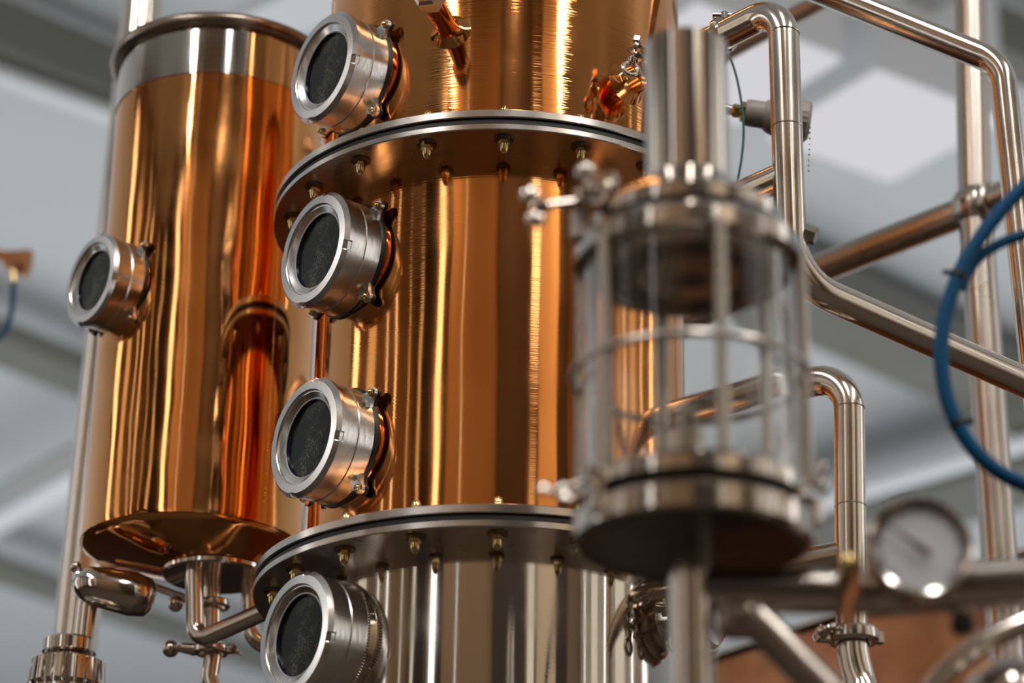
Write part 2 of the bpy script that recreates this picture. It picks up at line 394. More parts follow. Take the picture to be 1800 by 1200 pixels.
# ================================================================ STILL COLUMN
YCOL = 4.0
pc = at(878, 600, YCOL); XC = pc.x; RC = .3115; RF = .394
def zc(y, r, x=878): return at(x, y, YCOL - r).z
F1 = [zc(y, RF) for y in (191, 205, 206, 215.5, 216, 227)]
F2 = [zc(y, RF) for y in (884, 900, 901, 911, 911.5, 925)]
COLUMN = thing('still_column', (XC, YCOL, 0), 'tall copper still column with bolted steel flanges and round sight windows', 'still')
A0 = (XC, YCOL)
def ring_prof(r_in, r_out, z0, z1, bev=.0015):
    return [(r_in, z0), (r_out - bev, z0), (r_out, z0 + bev), (r_out, z1 - bev), (r_out - bev, z1), (r_in, z1)]
def vcyl(mb, xy, prof, seg=160, **k): return mb.lathe(prof, (xy[0], xy[1], 0), (0, 0, 1), seg, **k)
vcyl(MB(), A0, [(RC, F1[0] - .001), (RC, F1[0] + .004), (RC, 3.95), (RC, 5.2), (RC - .02, 5.22), (0.12, 5.3), (.12, 5.6), (.0001, 5.6)]).build('upper_section', 'copper', COLUMN)
vcyl(MB(), A0, [(RC, F2[0] - .001), (RC, F2[0] + .01), (RC, F1[5] - .005), (RC, F1[5] + .001)]).build('middle_section', 'copper', COLUMN)
vcyl(MB(), A0, [(RC, .02), (RC, 1.2), (RC, 2.6), (RC, F2[5] + .001)], cap0=True).build('lower_section', 'steel_col', COLUMN)
for (F, i, j) in ((F1, 1, 0), (F1, 5, 4), (F2, 1, 0), (F2, 5, 4)):
    vcyl(MB(), A0, ring_prof(RC - .02, RF, F[i], F[j]), seg=200, loop=True).build('flange_plate', 'steel_plate', COLUMN)
for F in (F1, F2):
    vcyl(MB(), A0, ring_prof(RC - .02, RF - .005, F[3], F[2], .001), seg=160, loop=True).build('flange_gasket', 'rubber', COLUMN)
# cap nuts: dome up, washer; prototype at origin
def capnut(name, washer_mat, nut_mat, wr, tall):
    mb = MB()
    mb.lathe([(.0096, .002), (.0096, .0095), (.0086, .011)], seg=6, cap0=True)
    k = [(.0082 * cos(a), .011 + tall * sin(a)) for a in [radians(q) for q in (0, 15, 30, 45, 60, 75, 88)]]
    mb.lathe(k, seg=20, cap1=True)
    return mb, MB().cyl((0, 0, 0), (0, 0, 1), wr, .003, 24, .0006)
def nut_ring(z, up, n=18, rb=.362, tall=.011, wr=.012, wm='brass'):
    proto = None
    for i in range(n):
        a = radians(20 * i + .6)
        loc = Vector((rb * sin(a), -rb * cos(a), z))
        rot = Matrix.Rotation(0 if up else pi, 4, 'X').to_quaternion()
        if proto is None:
            nb, wb = capnut('cap_nut', 'brass', 'brass', wr, tall)
            proto = nb.build('cap_nut', 'brass', COLUMN, loc=COLUMN.location, world=False)
            wsh = wb.build('washer', wm, proto, loc=COLUMN.location, world=False); wsh.location = (0, 0, 0)
            proto.rotation_mode = 'QUATERNION'; proto.location = loc; proto.rotation_quaternion = rot
        else: copy_child(proto, COLUMN, loc, rot)
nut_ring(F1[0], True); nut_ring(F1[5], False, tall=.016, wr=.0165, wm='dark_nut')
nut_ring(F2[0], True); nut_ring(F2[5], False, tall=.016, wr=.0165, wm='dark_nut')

# ---- sight windows (local +Z points out of the vessel, face at z=0)
def sight_window(parent, C, n, R, lugs=True, neck='copper', ringm='steel_ring', beads=False):
    s = R / .0925
    def P(l): return [(r * s, z * s) for r, z in l]
    def notch(a, k, r):
        q = (a + radians(20)) % (pi / 2)
        if k in (7, 8, 9) and q < radians(9): return r - .0034 * s * (k != 7) - .0012 * s * (k == 7)
        return r
    body = MB().lathe(P([(.0895, -.013), (.0895, -.036), (.0878, -.0375), (.0878, -.039), (.0895, -.0405), (.0895, -.068), (.084, -.068)]), seg=96)
    x, y, z = frame(n, (0, 0, 1))
    rot = Matrix((x, y, z)).transposed().to_quaternion()
    base = WP[parent.name]
    root = body.build('sight_window', ringm, parent, loc=base, world=False)
    root.rotation_mode = 'QUATERNION'; root.rotation_quaternion = rot; root.location = Vector(C) - base
    def sub(mb, name, mat):
        o = mb.build(name, mat, root, loc=WP[root.name], world=False); o.location = (0, 0, 0); return o
    sub(MB().lathe(P([(.0615, -.016), (.0615, -.010), (.064, -.0085), (.070, -.0045), (.0715, -.0045), (.0725, -.001), (.0735, 0), (.0862, -.0008), (.0928, -.0070), (.0928, -.0128), (.0905, -.0135), (.088, -.0135)]), seg=360, rmod=notch, ), 'clamp_ring', ringm)
    sub(MB().torus((0, 0, -.0105 * s), (0, 0, 1), .0612 * s, .0014 * s, 72, 8), 'seal', 'white_seal')
    sub(MB().lathe(P([(.0600, -.010), (.0585, -.020), (.0600, -.022)]), seg=72), 'sleeve', 'navy')
    sub(MB().lathe(P([(.0001, -.0145), (.03, -.0148), (.0600, -.0150)]), seg=72), 'glass', 'darkglass')
    if beads:
        mb = MB()
        for i in range(130):
            a = 2 * pi * i / 130; mb.sphere((.0900 * s * cos(a), .0900 * s * sin(a), -.069 * s), .0017 * s, 8, 5)
        sub(mb, 'weld_bead', 'steel')
        sub(MB().lathe(P([(.088, -.068), (.086, -.074), (.088, -.10), (.092, -.17)]), seg=72), 'neck', neck)
    else:
        sub(MB().lathe(P([(.084, -.068), (.0915, -.068), (.0925, -.070), (.0925, -.0735), (.0915, -.075), (.084, -.075)]), seg=96, loop=True), 'gasket', 'rubber')
        sub(MB().lathe(P([(.084, -.075), (.0875, -.076), (.0875, -.088), (.0865, -.093), (.089, -.103), (.094, -.116), (.098, -.150)]), seg=72), 'neck', neck)
    if lugs:
        for a in (-62, 28, 118, 208):
            a = radians(a + 8); d = Vector((cos(a), sin(a), 0)); tdir = Vector((-sin(a), cos(a), 0))
            mb = MB()
            # tapered rounded tab
            out = []
            for (rr, hw) in ((.088, .017), (.096, .0105), (.103, .0075)): out.append((rr, hw))
            arc = [(.104 + .0085 * cos(q), .0085 * sin(q)) for q in [radians(-80 + 20 * k) for k in range(9)]]
            poly = [(rr, -hw) for rr, hw in out] + arc + [(rr, hw) for rr, hw in reversed(out)]
            n_ = len(poly); vs = []
            for zz in (-.068, -.0625): vs += [d * (p * s) + tdir * (q * s) + Vector((0, 0, zz * s)) for p, q in poly]
            fs = [tuple(reversed(range(n_))), tuple(range(n_, 2 * n_))] + [(i, (i + 1) % n_, n_ + (i + 1) % n_, n_ + i) for i in range(n_)]
            mb.add(vs, fs)
            sub(mb, 'lug', ringm)
            mb = MB(); o = d * (.1035 * s) + Vector((0, 0, -.0625 * s))
            mb.cyl(o, (0, 0, 1), .0068 * s, .0035 * s, 6); mb.sphere(o + Vector((0, 0, .0035 * s)), .005 * s, 16, 8)
            sub(mb, 'screw', 'brass')
            # dark seal tab behind the lug
            mb = MB().add([p - Vector((0, 0, .006 * s)) + d * .001 * s for p in vs], fs); sub(mb, 'gasket_tab', 'rubber')
    return root
def place_window(parent, xy, alpha, r, px, py, R, **k):
    a = radians(alpha); n = Vector((-sin(a), -cos(a), 0))
    Yf = xy[1] - r * cos(a)
    z = at(px, py, Yf).z
    C = Vector((xy[0] - r * sin(a), Yf, z))
    return sight_window(parent, C, n, R, **k)
for (px, py, lug) in ((562, 116, 1), (550, 437, 1), (540, 767, 1)):
    place_window(COLUMN, A0, 52, .388, px, py, .098)
place_window(COLUMN, A0, 52, .388, 532, 1114, .099, lugs=False, neck='steel_col', beads=True)

# ---- nozzle with hex nut near the top of the column
def radial(xy, alpha): a = radians(alpha); return Vector((sin(a), -cos(a), 0))
d = radial(A0, -16.5); z = at(800, 50, YCOL - RC).z
B = Vector((XC, YCOL, z)) + d * (RC - .01)
nz = MB().lathe([(.040, 0), (.035, .008), (.025, .014), (.018, .022), (.018, .14)], B, d, 40).build('inlet_pipe', 'copper', COLUMN)
MB().lathe([(.020, .11), (.026, .114), (.026, .140), (.021, .144), (.021, .17)], B, d, 6, cap1=True, cap0=True).build('hex_nut', 'steel_dull', nz)
# ---- tri-clamp builder
def clamp(parent, C, axis, r, side, matn='steel', drop=Vector((0, 0, -1)), name='pipe_clamp', wing=True, h=.016, es=.28):
    """clamp ring round a pipe joint; side = direction in which the closing ears and wing nut sit"""
    ax = Vector(axis).normalized(); side = (Vector(side) - ax * Vector(side).dot(ax)).normalized(); tn = ax.cross(side).normalized()
    if tn.dot(drop) < 0: tn = -tn
    C = Vector(C)
    ring = MB().lathe([(r * .78, -h / 2), (r * .96, -h / 2), (r * 1.06, -h * .3), (r * 1.08, 0), (r * 1.06, h * .3), (r * .96, h / 2), (r * .78, h / 2)], C, ax, 56, loop=True).build(name, matn, parent)
    if wing:
        e = r * es
        for sg in (-1, 1):
            MB().box(C + side * (r * 1.22) + tn * sg * e * .55, (r * .62, e * .45, h * 1.05), X=side, Z=ax, bev=h * .12).build('clamp_ear', matn, ring)
        # hinge bump on the opposite side
        mb = MB(); mb.box(C - side * (r * 1.16), (r * .3, e * 1.3, h * .9), X=side, Z=ax, bev=h * .12)
        mb.build('clamp_hinge', matn, ring)
        o = C + side * r * 1.34
        MB().bar(o - tn * e * 1.6, o + tn * e * 1.6, h * .17, 14).build('clamp_bolt', matn, ring)
        mb = MB(); q = o + tn * e * .9
        mb.cyl(q, tn, h * .42, e * .7, 20, h * .06, r2=h * .34)
        W = q + tn * (e * .7 + h * .42)
        mb.torus(W, (ax + side * .5).normalized(), h * .50, h * .20, 28, 10)
        mb.build('wing_nut', matn, ring)
        mb = MB(); mb.cyl(o - tn * e * 1.9, tn, h * .36, e * .5, 6); mb.build('bolt_head', matn, ring)
    return ring
# nozzle and clamp on the right of the upper section (pipe starts here)
AL = 42
dA = radial(A0, AL)
zA = at(1140, 105, YCOL - .42 * cos(radians(AL))).z
PA = Vector((XC, YCOL, zA))
nz = MB().lathe([(.045, 0), (.038, .012), (.029, .022), (.0245, .034), (.0245, .070), (.032, .074), (.032, .078)], PA + dA * (RC - .012), dA, 48).build('outlet_nozzle', 'copper', COLUMN)
# lower nozzle with clamp, steel section
AL2 = 62
d2 = radial(A0, AL2); z2 = at(1172, 1078, YCOL - .40 * cos(radians(AL2))).z
P2 = Vector((XC, YCOL, z2))
MB().lathe([(.052, 0), (.046, .02), (.046, .06), (.055, .066), (.055, .072), (.055, .078), (.046, .09), (.03, .094), (.0001, .095)], P2 + d2 * (RC - .015), d2, 56).build('side_nozzle', 'steel', COLUMN)
clamp(COLUMN, P2 + d2 * (RC + .055), d2, .058, Vector((-cos(radians(AL2)), -sin(radians(AL2)), 0)), h=.024, es=.36)
clamp(COLUMN, P2 + d2 * (RC + .030), d2, .052, Vector((-cos(radians(AL2)), -sin(radians(AL2)), -.3)), h=.02, es=.34)

# ================================================================ COPPER TANK
YT = 4.4
pt = at(363, 600, YT); XT = pt.x; RT_ = .2015
def zt(y, r, x=363): return at(x, y, YT - r).z
TANK = thing('condenser_tank', (XT, YT, at(345, 1016, YT).z), 'copper cylinder tank with steel rim hanging left of the still column', 'tank')
T0 = (XT, YT)
zrim = zt(902, RT_, 341); zband = zt(128, RT_, 388); zlip0 = zt(46, RT_ + .004, 390); zlip1 = zt(19, RT_ + .013, 390)
vcyl(MB(), T0, [(RT_ - .004, zrim + .001), (RT_ + .001, zrim + .003), (RT_, zrim + .012), (RT_, (zrim + zband) / 2), (RT_, zband)]).build('shell', 'copper_tank', TANK)
vcyl(MB(), T0, [(RT_, zband), (RT_ + .002, zband + .001), (RT_ + .002, zlip0), (RT_ - .006, zlip0), (RT_ - .006, zband)], loop=True).build('steel_band', 'steel_col', TANK)
lp = [(RT_ + .006 + .015 * cos(a), (zlip0 + zlip1) / 2 + (zlip1 - zlip0) * .5 * sin(a)) for a in [2 * pi * k / 14 for k in range(14)]]
vcyl(MB(), T0, lp, loop=True).build('rim', 'rim_steel', TANK)
vcyl(MB(), T0, [(RT_ - .01, zlip1 - .006), (RT_ * .6, zlip1 + .03), (.001, zlip1 + .045)]).build('lid', 'steel_dull', TANK)
# underside: shallow copper cone, offset steel disc
pd = at(379, 1016, YT - .01); zdisc = pd.z; XD, YD, RD = pd.x, pd.y, .097
seg = 96; vs = []; fs = []
rings = [(0, RT_ - .001, zrim + .002), (0, RT_ - .004, zrim - .003), (.12, RT_ * .93, zrim - .008), (1, RD + .001, zdisc + .012)]
for (q, r, z) in rings:
    for i in range(seg):
        a = 2 * pi * i / seg; vs.append((XT + (XD - XT) * q + r * cos(a), YT + (YD - YT) * q + r * sin(a), z))
for k in range(3):
    for i in range(seg): j = (i + 1) % seg; fs.append((k * seg + i, k * seg + j, (k + 1) * seg + j, (k + 1) * seg + i))
MB().add(vs, fs).build('cone_bottom', 'copper_tank', TANK, sharp=60)
MB().lathe([(RD - .004, 0), (RD, .003), (RD, .010), (RD - .004, .013)], (XD, YD, zdisc), (0, 0, 1), 72, cap0=True, cap1=True).build('base_flange', 'steel', TANK)
# vertical weld seam
mb = MB(); a = radians(44)
for i in range(95):
    z = zrim + .02 + (zband - zrim) * .62 * i / 95
    mb.sphere((XT + (RT_ + .0002) * sin(a) + random.uniform(-.0004, .0004), YT - (RT_ + .0002) * cos(a), z), random.uniform(.0010, .0018), 8, 5, sz=1.6)
mb.build('weld_seam', 'copper_tank', TANK)
place_window(TANK, T0, 50, .259, 153, 490, .088)

# ================================================================ PIPEWORK AROUND THE COLUMN
def pipe(name, path, r, label, mat='steel_pipe', seg=36, cat='pipe'):
    o = thing(name, path[-1], label, cat)
    MB().tube(path, r, seg).build('tube', mat, o)
    return o
RP = .0243
# elbow pipe from the column nozzle
q0 = PA + dA * (RC + .06)
el = PA + dA * (RC + .350)
pbot = at(1393, 470, el.y)
pend = at(1850, 693, el.y + .25); pend = pend + (pend - Vector((el.x, el.y, pbot.z - .02))) * 1.6
path = fillet([q0, el, Vector((el.x, el.y, pbot.z - .02)), pend], [.06, .085], 14)
PIPEA = thing('bent_pipe', pbot, 'polished steel pipe rising from the column clamp, bending down and then out to the right', 'pipe')
MB().tube(path, RP, 44).build('tube', 'steel_pipe', PIPEA)
for zz in (at(1385, 225, el.y).z, at(1378, 60, el.y).z): MB().torus((el.x, el.y, zz), (0, 0, 1), RP, .0011, 44, 6).build('weld_ring', 'steel_pipe', PIPEA)
mb = MB(); f0 = PA + dA * (RC + .064)
mb.lathe([(RP, -.004), (.034, -.002), (.034, .003), (RP + .003, .008), (RP, .02)], f0 + dA * .004, dA, 48); mb.build('ferrule', 'steel', PIPEA)
clamp(PIPEA, PA + dA * (RC + .066), dA, .038, Vector((-cos(radians(AL)), -sin(radians(AL)), .25)), h=.024, es=.42)
clamp(PIPEA, PA + dA * (RC + .13), dA, .028, Vector((0, 0, 1)), h=.016, wing=False)
clamp(PIPEA, PA + dA * (RC + .22), dA, .028, Vector((0, 0, 1)), h=.016, wing=False)
for k, dd in enumerate((.13, .22)):
    c_ = PA + dA * (RC + dd)
    mb = MB(); mb.box(c_ + Vector((0, 0, .034)), (.020, .012, .016), X=dA, bev=.002); mb.cyl(c_ + Vector((-.016, .0, .036)), (1, 0, 0), .006, .03, 14)
    mb.build('clamp_catch', 'steel', PIPEA)
# branch behind going down left
bz = at(1372, 312, el.y)
bend_ = PA + dA * (RC - .012)
mb = MB(); mb.tube([Vector((el.x, el.y, bz.z + .006)), Vector((bend_.x, bend_.y, bz.z + .006))], RP * .96, 36); mb.build('branch', 'steel_pipe', PIPEA)
# joint at lower part of the pipe, just outside of the glass vessel
jp = at(1412, 408, el.y)
mb = MB().cyl(jp, (1, -.25, -.5), .014, .022, 6, .002); mb.sphere(at(1424, 412, el.y), .011, 16, 10); mb.build('plug', 'steel', PIPEA)

# upper right frame tube that bends down along the right edge
pB = fillet([at(1320, -64, 3.95), at(1760, 112, 3.85), at(1900, 1400, 3.85)], .075, 14)
tag(MB().tube(pB, .0235, 40).build('slanting_tube', 'steel_pipe', loc=pB[0]), 'steel tube crossing the upper right corner and bending down along the right edge', 'pipe')
# frame: post, ball joint, rails
pj = at(1714, 365, 4.6)
FR = thing('pipe_scaffold', at(1768, 1150, 4.6), 'steel tube scaffold with a ball joint, tall post and slanting rails, at the right', 'scaffold')
MB().tube([at(1704, -60, 4.6), pj], wpx(29, pj)).build('post', 'steel_dull', FR)
MB().tube([pj, at(1776, 1260, 4.6)], wpx(30, pj)).build('post', 'steel_dull', FR)
MB().sphere(pj, wpx(43, pj), 48, 24).build('ball_joint', 'steel_dull', FR)
mb = MB(); dj = (at(1800, 330, 4.5) - pj).normalized()
MB().lathe([(wpx(32, pj), 0), (wpx(34, pj), .004), (wpx(34, pj), .014), (wpx(28, pj), .018)], pj + dj * wpx(30, pj), dj, 36).build('collar', 'steel_dull', FR)
MB().tube([pj, at(1340, 512, 4.85), pj + (at(1340, 512, 4.85) - pj) * 2.2], wpx(28, pj)).build('rail', 'steel_dull', FR)
MB().tube([pj, at(2100, 208, 4.2)], wpx(28, pj)).build('rail', 'steel_dull', FR)
a_ = at(1705, 395, 4.58); mb = MB()
mb.cyl(at(1692, 352, 4.50), (0, -1, 0), .006, .02, 12); mb.build('grub_screw', 'dark_nut', FR)
tag(MB().tube([at(1150, 160, 4.95), at(1560, -60, 4.7)], .0205, 32).build('rail_pipe', 'steel_dull', loc=at(1150, 160, 4.95)), 'dull steel rail running parallel behind the bent pipe at the top', 'rail')
# left post: round tube behind the tank
pl0 = at(258, -60, 5.2); pl1 = at(118, 1260, 5.2)
tag(MB().tube([pl0, (pl0 + pl1) / 2, pl1], wpx(38, (pl0 + pl1) / 2), 48).build('support_post', 'steel_pipe', loc=pl1), 'thick polished steel post rising behind the left side of the copper tank', 'post')

# lower bent pipe (right, below the slanting pipe)
YF = 3.62
def to_col(p, r=RC - .012):
    v = Vector((p.x - XC, p.y - YCOL, 0)).normalized() * r; return Vector((XC + v.x, YCOL + v.y, p.z))
pF = fillet([to_col(at(1492, 656, YF)), at(1492, 656, YF), at(1497, 1118, YF)], .060, 14)
PF = thing('drain_pipe', pF[-1], 'steel pipe with a tight bend right of the glass vessel, dropping to a clamp', 'pipe')
MB().tube(pF, .0235, 40).build('tube', 'steel_pipe', PF)
for yy in (718, 890): p = at(1493 + (yy - 718) * .01, yy, YF); MB().torus(p, (0, 0, 1), .0235, .0009, 40, 6).build('weld_ring', 'steel_pipe', PF)
MB().tube([at(1496, 972, YF), to_col(at(1496, 972, YF))], .0215, 32).build('branch', 'steel_pipe', PF)
cF = at(1499, 1118, YF)
clamp(PF, cF, (0, 0, 1), .036, Vector((-1, -.2, 0)), h=.022)
MB().tube(spline([cF, at(1500, 1150, YF), at(1512, 1200, YF), at(1530, 1260, YF - .02)]), .0235, 36).build('lower_bend', 'steel_pipe', PF)
# ================================================================ UNDER THE TANK
def strand(px, Y, r, mat, name, parent, fil=None, seg=28):
    P = [at(x, y, Y if not isinstance(Y, (list, tuple)) else Y[i]) for i, (x, y) in enumerate(px)]
    if fil: P = fillet(P, fil, 10)
    return MB().tube(P, r, seg).build(name, mat, parent)
YU = YD
sp = thing('bracket_tube', at(345, 1125, YU - .05), 'steel tube bracket dropping from the tank disc and rising right to the column flange', 'bracket')
strand([(341, 990), (343, 1128), (520, 1050)], [YU - .05, YU - .05, YU - .16], .0165, 'steel_pipe', 'tube', sp, .028)
dp = thing('drain_pipe', at(385, 1240, YU), 'thin copper-tinted drain pipe with two clamps under the middle of the tank', 'pipe')
strand([(372, 1016), (374, 1150), (368, 1190), (392, 1260)], YU, .0165, 'steel_pipe', 'tube', dp, .03)
clamp(dp, at(376, 1062, YU), (0, 0, 1), .028, Vector((-1, -.3, 0)), h=.014, wing=False)
cl = clamp(dp, at(372, 1143, YU), (0, 0, 1), .030, Vector((1, -.3, 0)), h=.015)
mb = MB(); k0 = at(300, 1140, YU); mb.sphere(k0, .0155, 24, 14); mb.bar(k0, at(340, 1140, YU), .006, 14); mb.bar(at(318, 1138, YU), at(345, 1141, YU), .009, 14, .001, .012)
mb.build('knob', 'steel', dp)
mb = MB(); k0 = at(309, 1061, YU); mb.sphere(k0, .0145, 24, 14); mb.bar(k0, at(330, 1050, YU), .006, 14)
mb.build('knob', 'steel', dp)
up = thing('drain_pipe', at(500, 1140, YU), 'curved steel drain pipe dropping from the tank and turning right behind the lowest porthole', 'pipe')
strand([(437, 1000), (442, 1148), (540, 1120)], YU + .02, .0155, 'steel_pipe', 'tube', up, .05)
wt = at(205, 1012, YU)
tag(MB().tube([at(196, 1004, YU + .05), at(330, 1052, YU + .05)], .007, 16).build('thin_pipe', 'steel_pipe', loc=wt), 'thin bright steel pipe slanting under the copper cone of the tank', 'pipe')
# reducer elbow at lower left with union
YR = 4.35
ra = at(268, 1052, YR); rb_ = at(150, 1026, YR - .02)
ex = thing('reducer_elbow', at(140, 1200, YR), 'shiny steel reducer elbow with a ribbed union nut, lower left under the tank', 'pipe fitting')
dd = (rb_ - ra); L_ = dd.length
MB().lathe([(.010, -.004), (.024, -.002), (.035, .008), (.040, L_ * .3), (.038, L_ * .55), (.036, L_ * .8), (.032, L_ * .98), (.020, L_ * 1.12), (.001, L_ * 1.2)], ra, dd, 48).build('reducer', 'steel', ex, sharp=60)
strand([(166, 1030), (154, 1062), (146, 1135)], YR, .0195, 'steel_pipe', 'tube', ex, .03)
mb = MB(); mb.torus(at(137, 1016, YR), dd, .014, .006, 24, 8); mb.sphere(at(133, 996, YR), .010, 16, 10); mb.build('clamp_lug', 'steel', ex)
uc = at(122, 1136, YR)
MB().lathe([(.020, .014), (.043, .012), (.047, .008), (.047, -.012), (.042, -.016), (.030, -.018)], uc, (0, 0, 1), 48, cap0=True, cap1=True).build('union_collar', 'steel', ex)
def rib(a, k, r): return r - (.0045 if (k in (1, 2)) and (a * 22 / (2 * pi)) % 1 > .72 else 0)
MB().lathe([(.046, -.020), (.065, -.030), (.068, -.072), (.062, -.080), (.062, -.20)], uc, (0, 0, 1), 176, rmod=rib, cap0=True).build('union_nut', 'steel', ex)
# ================================================================ SENSOR, CABLE, CHAIN
YS = 3.95
s0 = at(1282, 193, YS); s1 = at(1425, 215, YS); ds = (s1 - s0); LS = ds.length; ds.normalize()
se = thing('level_sensor', s1, 'grey sensor with a brass thread behind the vertical steel pipe', 'sensor')
u_ = lambda x: LS * (x - 1282) / 143
MB().cyl(s0 - ds * .05, ds, wpx(9, s0), .09, 20).build('probe', 'steel_dull', se)
MB().lathe([(wpx(9, s0), u_(1286)), (wpx(13, s0), u_(1290)), (wpx(12, s0), u_(1300)), (wpx(19, s0), u_(1303)), (wpx(19, s0), u_(1312))], s0, ds, 8, cap0=True, cap1=True).build('brass_thread', 'brass', se)
MB().lathe([(wpx(22, s0), u_(1310)), (wpx(24, s0), u_(1318)), (wpx(24, s0), u_(1342)), (wpx(30, s0), u_(1350)), (wpx(34, s0), u_(1362)), (wpx(34, s0), u_(1400))], s0, ds, 40, cap0=True, cap1=True).build('body', 'greyplastic', se)
MB().lathe([(wpx(34, s0), u_(1400)), (wpx(37, s0), u_(1404)), (wpx(37, s0), u_(1418)), (wpx(30, s0), u_(1424))], s0, ds, 48, rmod=lambda a, k, r: r - (.0015 if int(a * 24 / pi) % 2 else 0), cap0=True, cap1=True).build('cap', 'greyplastic', se)
mb = MB()
for i in range(13): mb.sphere(at(1425 - .3 * i, 186 + 9.5 * i, YS - .02), .0018, 10, 6, sz=1.3)
tag(mb.build('bead_chain', 'steel', loc=at(1425, 300, YS)), 'fine bead chain hanging from the grey sensor cap', 'chain')
tag(MB().tube(spline([at(x, y, 3.9) for x, y in ((1262, 60), (1286, 108), (1300, 160), (1307, 220), (1304, 275), (1294, 330))]), .0022, 12).build('green_cable', 'green', loc=at(1294, 330, 3.9)), 'thin green cable hanging in front of the light panel', 'cable')

# ================================================================ COPPER HOUSING lower right
hA = at(1180, 1192, 5.7); hB = at(1900, 968, 5.2)
zt_ = (hA.z + hB.z) / 2
hA = atz(1180, 1184, zt_); hB = atz(1900, 942, zt_)
dh = (hB - hA); dh.z = 0; Ld = dh.length; dh.normalize(); nh = Vector((-dh.y, dh.x, 0))
if nh.y < 0: nh = -nh
ch = (hA + hB) / 2 + nh * .4
hs = thing('copper_housing', Vector((ch.x, ch.y, 0)), 'large tarnished copper housing in the lower right background', 'housing')
MB().box(Vector((ch.x, ch.y, zt_ / 2)), (Ld, .8, zt_), X=dh, bev=.01).build('panel', 'copper_matte', hs)
MB().box(Vector((ch.x, ch.y, zt_ + .006)) - nh * .4, (Ld, .03, .014), X=dh, bev=.002).build('edge_trim', 'steel_dull', hs)

# ================================================================ GLASS VESSEL (foreground)
YV = 2.55
pv = at(1213, 600, YV); XV = pv.x; V0 = (XV, YV)
def zv(y, r, x=1213): return at(x, y, YV - r).z
VS = thing('glass_vessel', (XV, YV, zv(900, .12)), 'out-of-focus glass cylinder vessel between clamped steel lids in the foreground', 'vessel')
vcyl(MB(), V0, [(.001, zv(44, .047)), (.044, zv(44, .047)), (.0472, zv(47, .047)), (.0472, zv(150, .047)), (.0472, zv(293, .047))], seg=96).build('top_pipe', 'steel_col', VS)
vcyl(MB(), V0, [(.047, zv(288, .047)), (.060, zv(297, .06)), (.098, zv(309, .10)), (.106, zv(316, .106)), (.106, zv(338, .106)), (.098, zv(346, .10)), (.05, zv(346, .1)), ], seg=96, cap1=True).build('lid', 'steel', VS)
vcyl(MB(), V0, ring_prof(.09, .100, zv(352, .1), zv(344, .1)), seg=96, loop=True).build('lid_gasket', 'rubber', VS)
vcyl(MB(), V0, [(.02, zv(350, .12)), (.119, zv(350, .12)), (.126, zv(357, .126)), (.127, zv(385, .127)), (.121, zv(396, .12)), (.105, zv(398, .11)), (.098, zv(420, .098)), (.02, zv(424, .1))], seg=96, loop=True).build('upper_clamp_ring', 'steel', VS)
vcyl(MB(), V0, [(.104, zv(402, .104)), (.118, zv(402, .118)), (.118, zv(812, .118)), (.114, zv(812, .114)), (.114, zv(404, .114))], seg=128, loop=True).build('glass_cylinder', 'glass', VS) if False else \
vcyl(MB(), V0, [(.116, zv(399, .116)), (.116, zv(808, .116)), (.112, zv(808, .112)), (.112, zv(399, .112))], seg=128, loop=True).build('glass_cylinder', 'glass', VS)
# inner steel neck under the lid
vcyl(MB(), V0, [(.001, zv(432, .08)), (.088, zv(432, .088)), (.09, zv(424, .09))], seg=72).build('inner_lid', 'shaded_steel', VS)
for a in (-51, 11, 73, 131, 191, 249):
    d_ = radial(V0, a); b_ = Vector((XV, YV, 0)) + d_ * .1235
    MB().bar(Vector((b_.x, b_.y, zv(792, .12))), Vector((b_.x, b_.y, zv(385, .12))), .0068, 20).build('tie_rod', 'steel_dull', VS)
zr = zv(585, .126)
mb = MB(); mb.torus((XV, YV, zr), (0, 0, 1), .1275, .0042, 96, 10); mb.build('hoop', 'steel_dull', VS)
vcyl(MB(), V0, [(.03, zv(790, .12)), (.118, zv(786, .12)), (.124, zv(792, .124)), (.125, zv(818, .125)), (.118, zv(826, .118)), (.03, zv(828, .12))], seg=96, loop=True).build('lower_clamp_ring', 'steel', VS)
vcyl(MB(), V0, ring_prof(.06, .112, zv(838, .11), zv(825, .11)), seg=96, loop=True).build('lower_gasket', 'rubber', VS)
vcyl(MB(), V0, [(.10, zv(836, .12)), (.122, zv(838, .122)), (.127, zv(846, .127)), (.127, zv(884, .127)), (.122, zv(893, .12)), (.10, zv(893, .12))], seg=96, cap0=True, cap1=True).build('bottom_plate', 'steel', VS)
vcyl(MB(), V0, [(.121, zv(894, .12)), (.116, zv(899, .116)), (.10, zv(900, .1)), (.05, zv(915, .05)), (.024, zv(935, .024))], seg=96, cap0=True, cap1=True).build('bottom_cone', 'shaded_steel', VS)
# drain pipe and the arm to the right
mb = MB(); zb = zv(940, .023); zlow = at(1213, 1290, YV).z
MB().tube([(XV - .003, YV, zb + .02), (XV - .003, YV, zlow)], .0232, 40).build('drain_pipe', 'steel', VS)
# inner fitting seen through the glass
mb = MB(); mb.cyl((XV - .004, YV, zv(800, .02)), (0, 0, 1), .019, .035, 24, .002); mb.cyl((XV - .004, YV, zv(800, .02) + .035), (0, 0, 1), .012, .02, 6)
mb.tube(fillet([(XV - .004, YV, zv(790, .02)), (XV - .004, YV, zv(700, .02)), (XV + .03, YV, zv(690, .02))], .012), .008, 16)
mb.build('inner_spout', 'steel_dull', VS)
